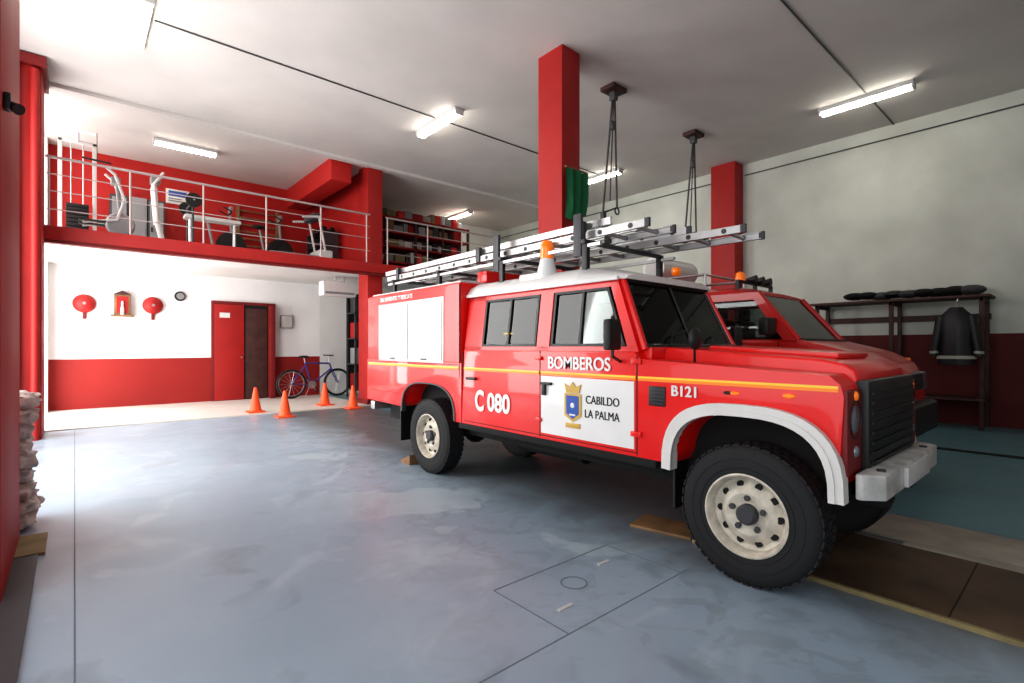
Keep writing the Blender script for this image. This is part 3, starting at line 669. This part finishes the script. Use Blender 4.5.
# ------------------------------------------------------------------ mezzanine gym
ZM = 3.121
b = B('cable_machine')
x = -.02; y = 12.2
for xx in (-.2, .28): b.box(xx-.03, xx+.03, y-.03, y+.03, ZM, ZM+1.95, 'lgrey', .005)
b.box(-.23, .31, y-.03, y+.03, ZM+1.9, ZM+1.96, 'lgrey', .005); b.box(-.25, .33, y-.4, y+.3, ZM, ZM+.06, 'lgrey', .005)
b.tube([(.04, y, ZM+1.95), (.04, y-.4, ZM+2.02), (.3, y-.6, ZM+1.95)], .025, 'lgrey'); b.cyl((.3, y-.6, ZM+1.93), (.3, y-.6, ZM+1.5), .006, 'cable'); b.cyl((.1, y-.6, ZM+1.5), (.5, y-.6, ZM+1.48), .018, 'black')
for i in range(10): b.box(-.12, .2, y-.08, y+.08, ZM+.1+.07*i, ZM+.16+.07*i, 'black', .005)
b.cyl((-.05, y, ZM+.8), (-.05, y, ZM+1.9), .01, 'steel'); b.cyl((.12, y, ZM+.8), (.12, y, ZM+1.9), .01, 'steel'); b.finish()
b = B('elliptical_trainer'); x = .50; y = 11.1
b.box(x-.35, x+.3, y-.25, y+.25, ZM, ZM+.06, 'grey', .02); b.lathe((x+.1, y, ZM+.30), [(.001, -.12), (.18, -.1), (.21, 0), (.18, .1), (.001, .12)], 'grey', 'Y', 28)
for o in (-.16, .16): b.tube([(x-.4, y+o, ZM+.25), (x+.05, y+o, ZM+.35), (x+.15, y+o*1.2, ZM+.70), (x+.02, y+o*1.4, ZM+1.1), (x-.1, y+o*1.4, ZM+1.2)], .022, 'lgrey'); b.box(x-.45, x-.1, y+o-.06, y+o+.06, ZM+.27, ZM+.3, 'black', .01)
b.cyl((x+.1, y, ZM+.5), (x+.05, y, ZM+1.05), .03, 'grey'); b.box(x-.03, x+.10, y-.1, y+.1, ZM+.98, ZM+1.1, 'grey', .02); b.finish()
b = B('stair_stepper'); x = 1.15; y = 12.0
b.box(x-.25, x+.3, y-.3, y+.3, ZM, ZM+.08, 'grey', .03); b.tube([(x+.2, y, ZM+.05), (x+.05, y, ZM+.7), (x+.02, y, ZM+1.35)], .05, 'white')
for o in (-.2, .2): b.tube([(x+.05, y+o, ZM+.6), (x-.0, y+o, ZM+1.3), (x+.15, y+o, ZM+1.55)], .025, 'white'); b.box(x-.3, x+.05, y+o-.07, y+o+.07, ZM+.2, ZM+.25, 'black', .02)
b.box(x-.04, x+.12, y-.14, y+.14, ZM+1.35, ZM+1.5, 'grey', .03); b.finish()
b = B('weight_bench'); x = 2.1; y = 11.2
b.box(x-.55, x+.4, y-.14, y+.14, ZM+.60, ZM+.67, 'lgrey', .03)
b.tube([(x-.45, y, ZM), (x-.45, y, ZM+.6)], .03, 'steel'); b.tube([(x+.3, y, ZM), (x+.3, y, ZM+.6)], .03, 'steel'); b.box(x-.49, x-.41, y-.3, y+.3, ZM, ZM+.05, 'steel'); b.box(x+.26, x+.34, y-.3, y+.3, ZM, ZM+.05, 'steel')
for o in (-.3, .3): b.cyl((x-.45, y+o, ZM+.03), (x-.45, y+o, ZM+.85), .02, 'dgrey')
b.cyl((x-.45, y-.45, ZM+.87), (x-.45, y+.45, ZM+.87), .014, 'steel')
for o in (-.4, .4): b.cyl((x-.45, y+o-.02, ZM+.87), (x-.45, y+o+.02, ZM+.87), .13, 'black', seg=24)
b.finish()
def exbike(x, y, c):
    b = B('exercise_bike'); b.box(x-.45, x-.38, y-.25, y+.25, ZM, ZM+.06, 'black', .01); b.box(x+.42, x+.49, y-.25, y+.25, ZM, ZM+.06, 'black', .01)
    b.cyl((x-.4, y, ZM+.05), (x+.45, y, ZM+.05), .03, c); b.lathe((x+.25, y, ZM+.40), [(.001, -.05), (.28, -.04), (.30, 0), (.28, .04), (.001, .05)], 'black', 'Y', 28)
    b.tube([(x-.05, y, ZM+.06), (x-.2, y, ZM+.85)], .03, c); b.ball((x-.22, y, ZM+.92), .13, 'black', (1.1, .8, .4))
    b.tube([(x+.3, y, ZM+.1), (x+.22, y, ZM+1.05)], .03, c); b.tube([(x+.05, y-.2, ZM+1.18), (x+.22, y-.2, ZM+1.1), (x+.22, y+.2, ZM+1.1), (x+.05, y+.2, ZM+1.18)], .016, 'black')
    b.box(x+.2, x+.26, y-.1, y+.1, ZM+1.1, ZM+1.24, 'grey', .01); b.cyl((x, y-.1, ZM+.3), (x+.1, y-.1, ZM+.18), .012, 'steel'); b.cyl((x, y-.12, ZM+.3), (x, y+.12, ZM+.3), .02, 'steel'); b.cyl((x-.0, y, ZM+.3), (x+.25, y, ZM+.36), .02, c); b.finish()
exbike(2.35, 12.4, 'grey'); exbike(3.4, 12.5, 'grey')
b = B('treadmill'); x = 3.75; y = 11.3
b.box(x-.75, x+.5, y-.32, y+.32, ZM, ZM+.16, 'grey', .03); b.box(x-.7, x+.3, y-.24, y+.24, ZM+.16, ZM+.17, 'black'); b.box(x+.25, x+.55, y-.33, y+.33, ZM+.1, ZM+.3, 'lgrey', .05, 3)
for o in (-.3, .3): b.tube([(x+.4, y+o, ZM+.2), (x+.25, y+o, ZM+1.0), (x-.1, y+o, ZM+.95)], .025, 'lgrey')
b.box(x+.12, x+.32, y-.3, y+.3, ZM+.95, ZM+1.08, 'dgrey', .03); b.finish()
b = B('dumbbell_rack')
for yy in (12.2, 13.2): b.box(4.5, 4.9, yy-.02, yy+.02, ZM, ZM+1.0, 'dgrey')
for zz in (.3, .65, .98):
    b.box(4.48, 4.92, 12.18, 13.22, ZM+zz, ZM+zz+.03, 'dgrey')
    for i in range(5):
        yy = 12.32+.19*i
        b.cyl((4.55, yy, ZM+zz+.09), (4.85, yy, ZM+zz+.09), .015, 'steel')
        for xx in (4.56, 4.76): b.cyl((xx, yy, ZM+zz+.09), (xx+.09, yy, ZM+zz+.09), .058, 'black', seg=14)
b.finish()
b = B('wall_bars')
for xx in (3.0, 3.9): b.box(xx-.03, xx+.03, YB-.12, YB-.003, ZM, ZM+1.6, 'wood', .004)
for i in range(9): b.cyl((3.0, YB-.08, ZM+.15+.17*i), (3.9, YB-.08, ZM+.15+.17*i), .02, 'wood')
b.finish()
b = B('gym_lockers')
for i in range(3):
    b.box(.55+.32*i, .85+.32*i, YB-.42, YB-.004, ZM, ZM+1.35, 'grey' if i % 2 else 'dgrey', .008); b.box(.58+.32*i, .82+.32*i, YB-.43, YB-.42, ZM+.1, ZM+1.3, 'grey'); b.box(.60+.32*i, .63+.32*i, YB-.445, YB-.43, ZM+.65, ZM+.75, 'black')
b.finish()
b = B('wall_sign'); b.box(1.55, 2.0, YB-.02, YB-.003, 4.55, 4.88, 'white', .004); b.box(1.6, 1.95, YB-.024, YB-.02, 4.72, 4.84, 'blue'); b.box(1.6, 1.95, YB-.024, YB-.02, 4.6, 4.63, 'grey'); b.box(1.6, 1.85, YB-.024, YB-.02, 4.65, 4.68, 'grey'); b.finish()
b = B('mezzanine_shelving')
for xx in (5.4, 6.3, 7.2, 8.1, 9.0):
    b.box(xx-.03, xx+.03, 12.4, 12.46, ZM, 4.85, 'wood2'); b.box(xx-.03, xx+.03, 12.84, 12.9, ZM, 4.85, 'wood2')
for zz in (3.15, 3.58, 4.0, 4.4, 4.8): b.box(5.37, 9.03, 12.4, 12.9, zz, zz+.04, 'redcol')
b.box(5.37, 9.03, 12.88, 12.9, 3.15, 4.84, 'wood2')
random.seed(3)
for zz in (3.19, 3.62, 4.04, 4.44, 4.84):
    xx = 5.45
    while xx < 8.7:
        w_ = random.uniform(.12, .3); b.box(xx, xx+w_, 12.45+random.uniform(0, .08), 12.8, zz, zz+random.uniform(.18, .33), random.choice(['redcol', 'wood', 'ply', 'grey', 'black', 'lgrey', 'red2', 'dgrey', 'ochre']), .015); xx += w_+.02
b.finish()

# ------------------------------------------------------------------ right wall rack with gear
b = B('coat_rack')
for yy in (1.15, 2.3, 3.45): b.box(10.62, 10.68, yy-.03, yy+.03, 0, 2.12, 'wood2', .004); b.box(11.2, 11.26, yy-.03, yy+.03, 0, 2.12, 'wood2', .004); b.box(10.62, 11.26, yy-.02, yy+.02, 2.02, 2.08, 'wood2')
b.box(10.58, 11.27, 1.05, 3.55, 2.08, 2.12, 'wood2', .004); b.box(10.6, 11.27, 1.1, 3.5, .45, .49, 'wood2', .004); b.box(11.24, 11.27, 1.1, 3.5, 1.75, 1.85, 'wood2')
b.finish()
b = B('fire_hose_pile'); random.seed(5)
for i in range(9):
    yy = 1.3+.2*i; b.ball((10.92+random.uniform(-.06, .06), yy, 2.207+random.uniform(0, .02)), .14, random.choice(['dark', 'black', 'seat']), (1.5, 1.3, random.uniform(.45, .6)), 14)
b.finish()
b = B('firefighter_jacket'); x = 10.42; y = 1.42
tb = bmesh.new(); rings = []
for (z, w_, d_) in ((1.02, .22, .10), (1.2, .21, .11), (1.45, .20, .11), (1.65, .22, .11), (1.78, .20, .10), (1.88, .11, .07), (1.92, .08, .06)):
    rings.append([tb.verts.new((x+d_*math.cos(a*math.pi/12)*(1+.10*math.sin(a*2.1)), y+w_*math.sin(a*math.pi/12)*(1+.04*math.cos(a*3)), z)) for a in range(24)])
for a_, b_ in zip(rings, rings[1:]):
    for k in range(24): tb.faces.new((a_[k], a_[(k+1) % 24], b_[(k+1) % 24], b_[k]))
tb.faces.new(rings[0]); tb.faces.new(rings[-1][::-1]); b.merge(tb, 'black')
for sg in (-1, 1): b.cyl((x, y+sg*.18, 1.78), (x-.02, y+sg*.27, 1.15), .07, 'black', .055); b.cyl((x-.018, y+sg*.262, 1.2), (x-.019, y+sg*.266, 1.24), .062, 'hivis')
b.lathe((0, 0, 0), [(1.03, -.025), (1.03, .025)], 'hivis', 'Z', 24, M4=Matrix.Translation((x, y, 1.14)) @ Matrix.Diagonal((.125, .235, 1, 1)))
b.cyl((x, y, 1.9), (x+.14, y, 2.06), .01, 'steel'); b.finish(60)
b = B('wall_lamp'); b.box(XR-.1, XR-.003, .55, .65, 3.7, 3.78, 'black', .01); b.cyl((XR-.1, .6, 3.74), (XR-.25, .6, 3.68), .03, 'black', .06); b.finish()

# ------------------------------------------------------------------ sacks by the left pier
b = B('sack_pile'); random.seed(11)
for i in range(9):
    tb = bmesh.new(); bmesh.ops.create_uvsphere(tb, u_segments=36, v_segments=20, radius=1)
    for v in tb.verts:
        p = v.co; n = noise.noise(p*2.2+Vector((i*5, 0, 0)))*.22 + noise.noise(p*6+Vector((i*9, 0, 0)))*.13
        q = Vector((math.copysign(abs(p.x)**.6, p.x), math.copysign(abs(p.y)**.6, p.y), math.copysign(abs(p.z)**.8, p.z)))*(1+n)
        v.co = Vector((q.x*.17, q.y*.25, q.z*.066))
    bmesh.ops.transform(tb, matrix=Matrix.Translation((-.385+random.uniform(-.025, .025), 5.08+random.uniform(-.03, .03), .07+.105*i)), verts=tb.verts[:])
    b.merge(tb, 'sack')
b.finish(80)
b = B('wall_spotlight'); b.box(-.279, -.25, 3.68, 3.76, 2.54, 2.62, 'black', .008); b.cyl((-.255, 3.72, 2.57), (-.22, 3.68, 2.54), .02, 'black', .03); b.finish()

# ------------------------------------------------------------------ lights
def area(name, loc, rot, sx, sy, power, col=(1, 1, 1)):
    l = bpy.data.lights.new(name, 'AREA'); l.shape = 'RECTANGLE'; l.size = sx; l.size_y = sy; l.energy = power; l.color = col
    o = bpy.data.objects.new(name, l); o.location = loc; o.rotation_euler = [R(a) for a in rot]; scn.collection.objects.link(o)
area('daylight_entrance', (-1.3, .7, 2.3), (0, -90, 0), 4.2, 5.4, 125, (.95, .98, 1))
area('daylight_bay_door', (-1.5, 7.2, 2.4), (0, -90, 0), 4.4, 4.6, 420, (1, .99, .97))
area('daylight_under_mezzanine', (-.9, 12.0, 1.5), (0, -90, 0), 2.5, 2.2, 200, (1, .98, .96))
area('daylight_mezzanine', (-.9, 12.0, 4.3), (0, -90, 0), 1.9, 2.2, 80, (1, .95, .91))

wd = bpy.data.worlds.new('World'); scn.world = wd; wd.use_nodes = True
bg = wd.node_tree.nodes['Background']; bg.inputs['Color'].default_value = (.88, .93, 1, 1); bg.inputs['Strength'].default_value = .35

cam = bpy.data.cameras.new('camera'); co = bpy.data.objects.new('camera', cam); scn.collection.objects.link(co)
co.location = (0, 0, 1.3); co.rotation_euler = (R(90), 0, R(-40.9)); cam.lens = 17.75; cam.sensor_width = 36; cam.shift_y = .0054
cam.clip_start = .05; scn.camera = co
scn.view_settings.view_transform = 'Standard'; scn.view_settings.exposure = 0
try: scn.view_settings.look = 'Medium High Contrast'
except Exception: scn.view_settings.look = 'None'
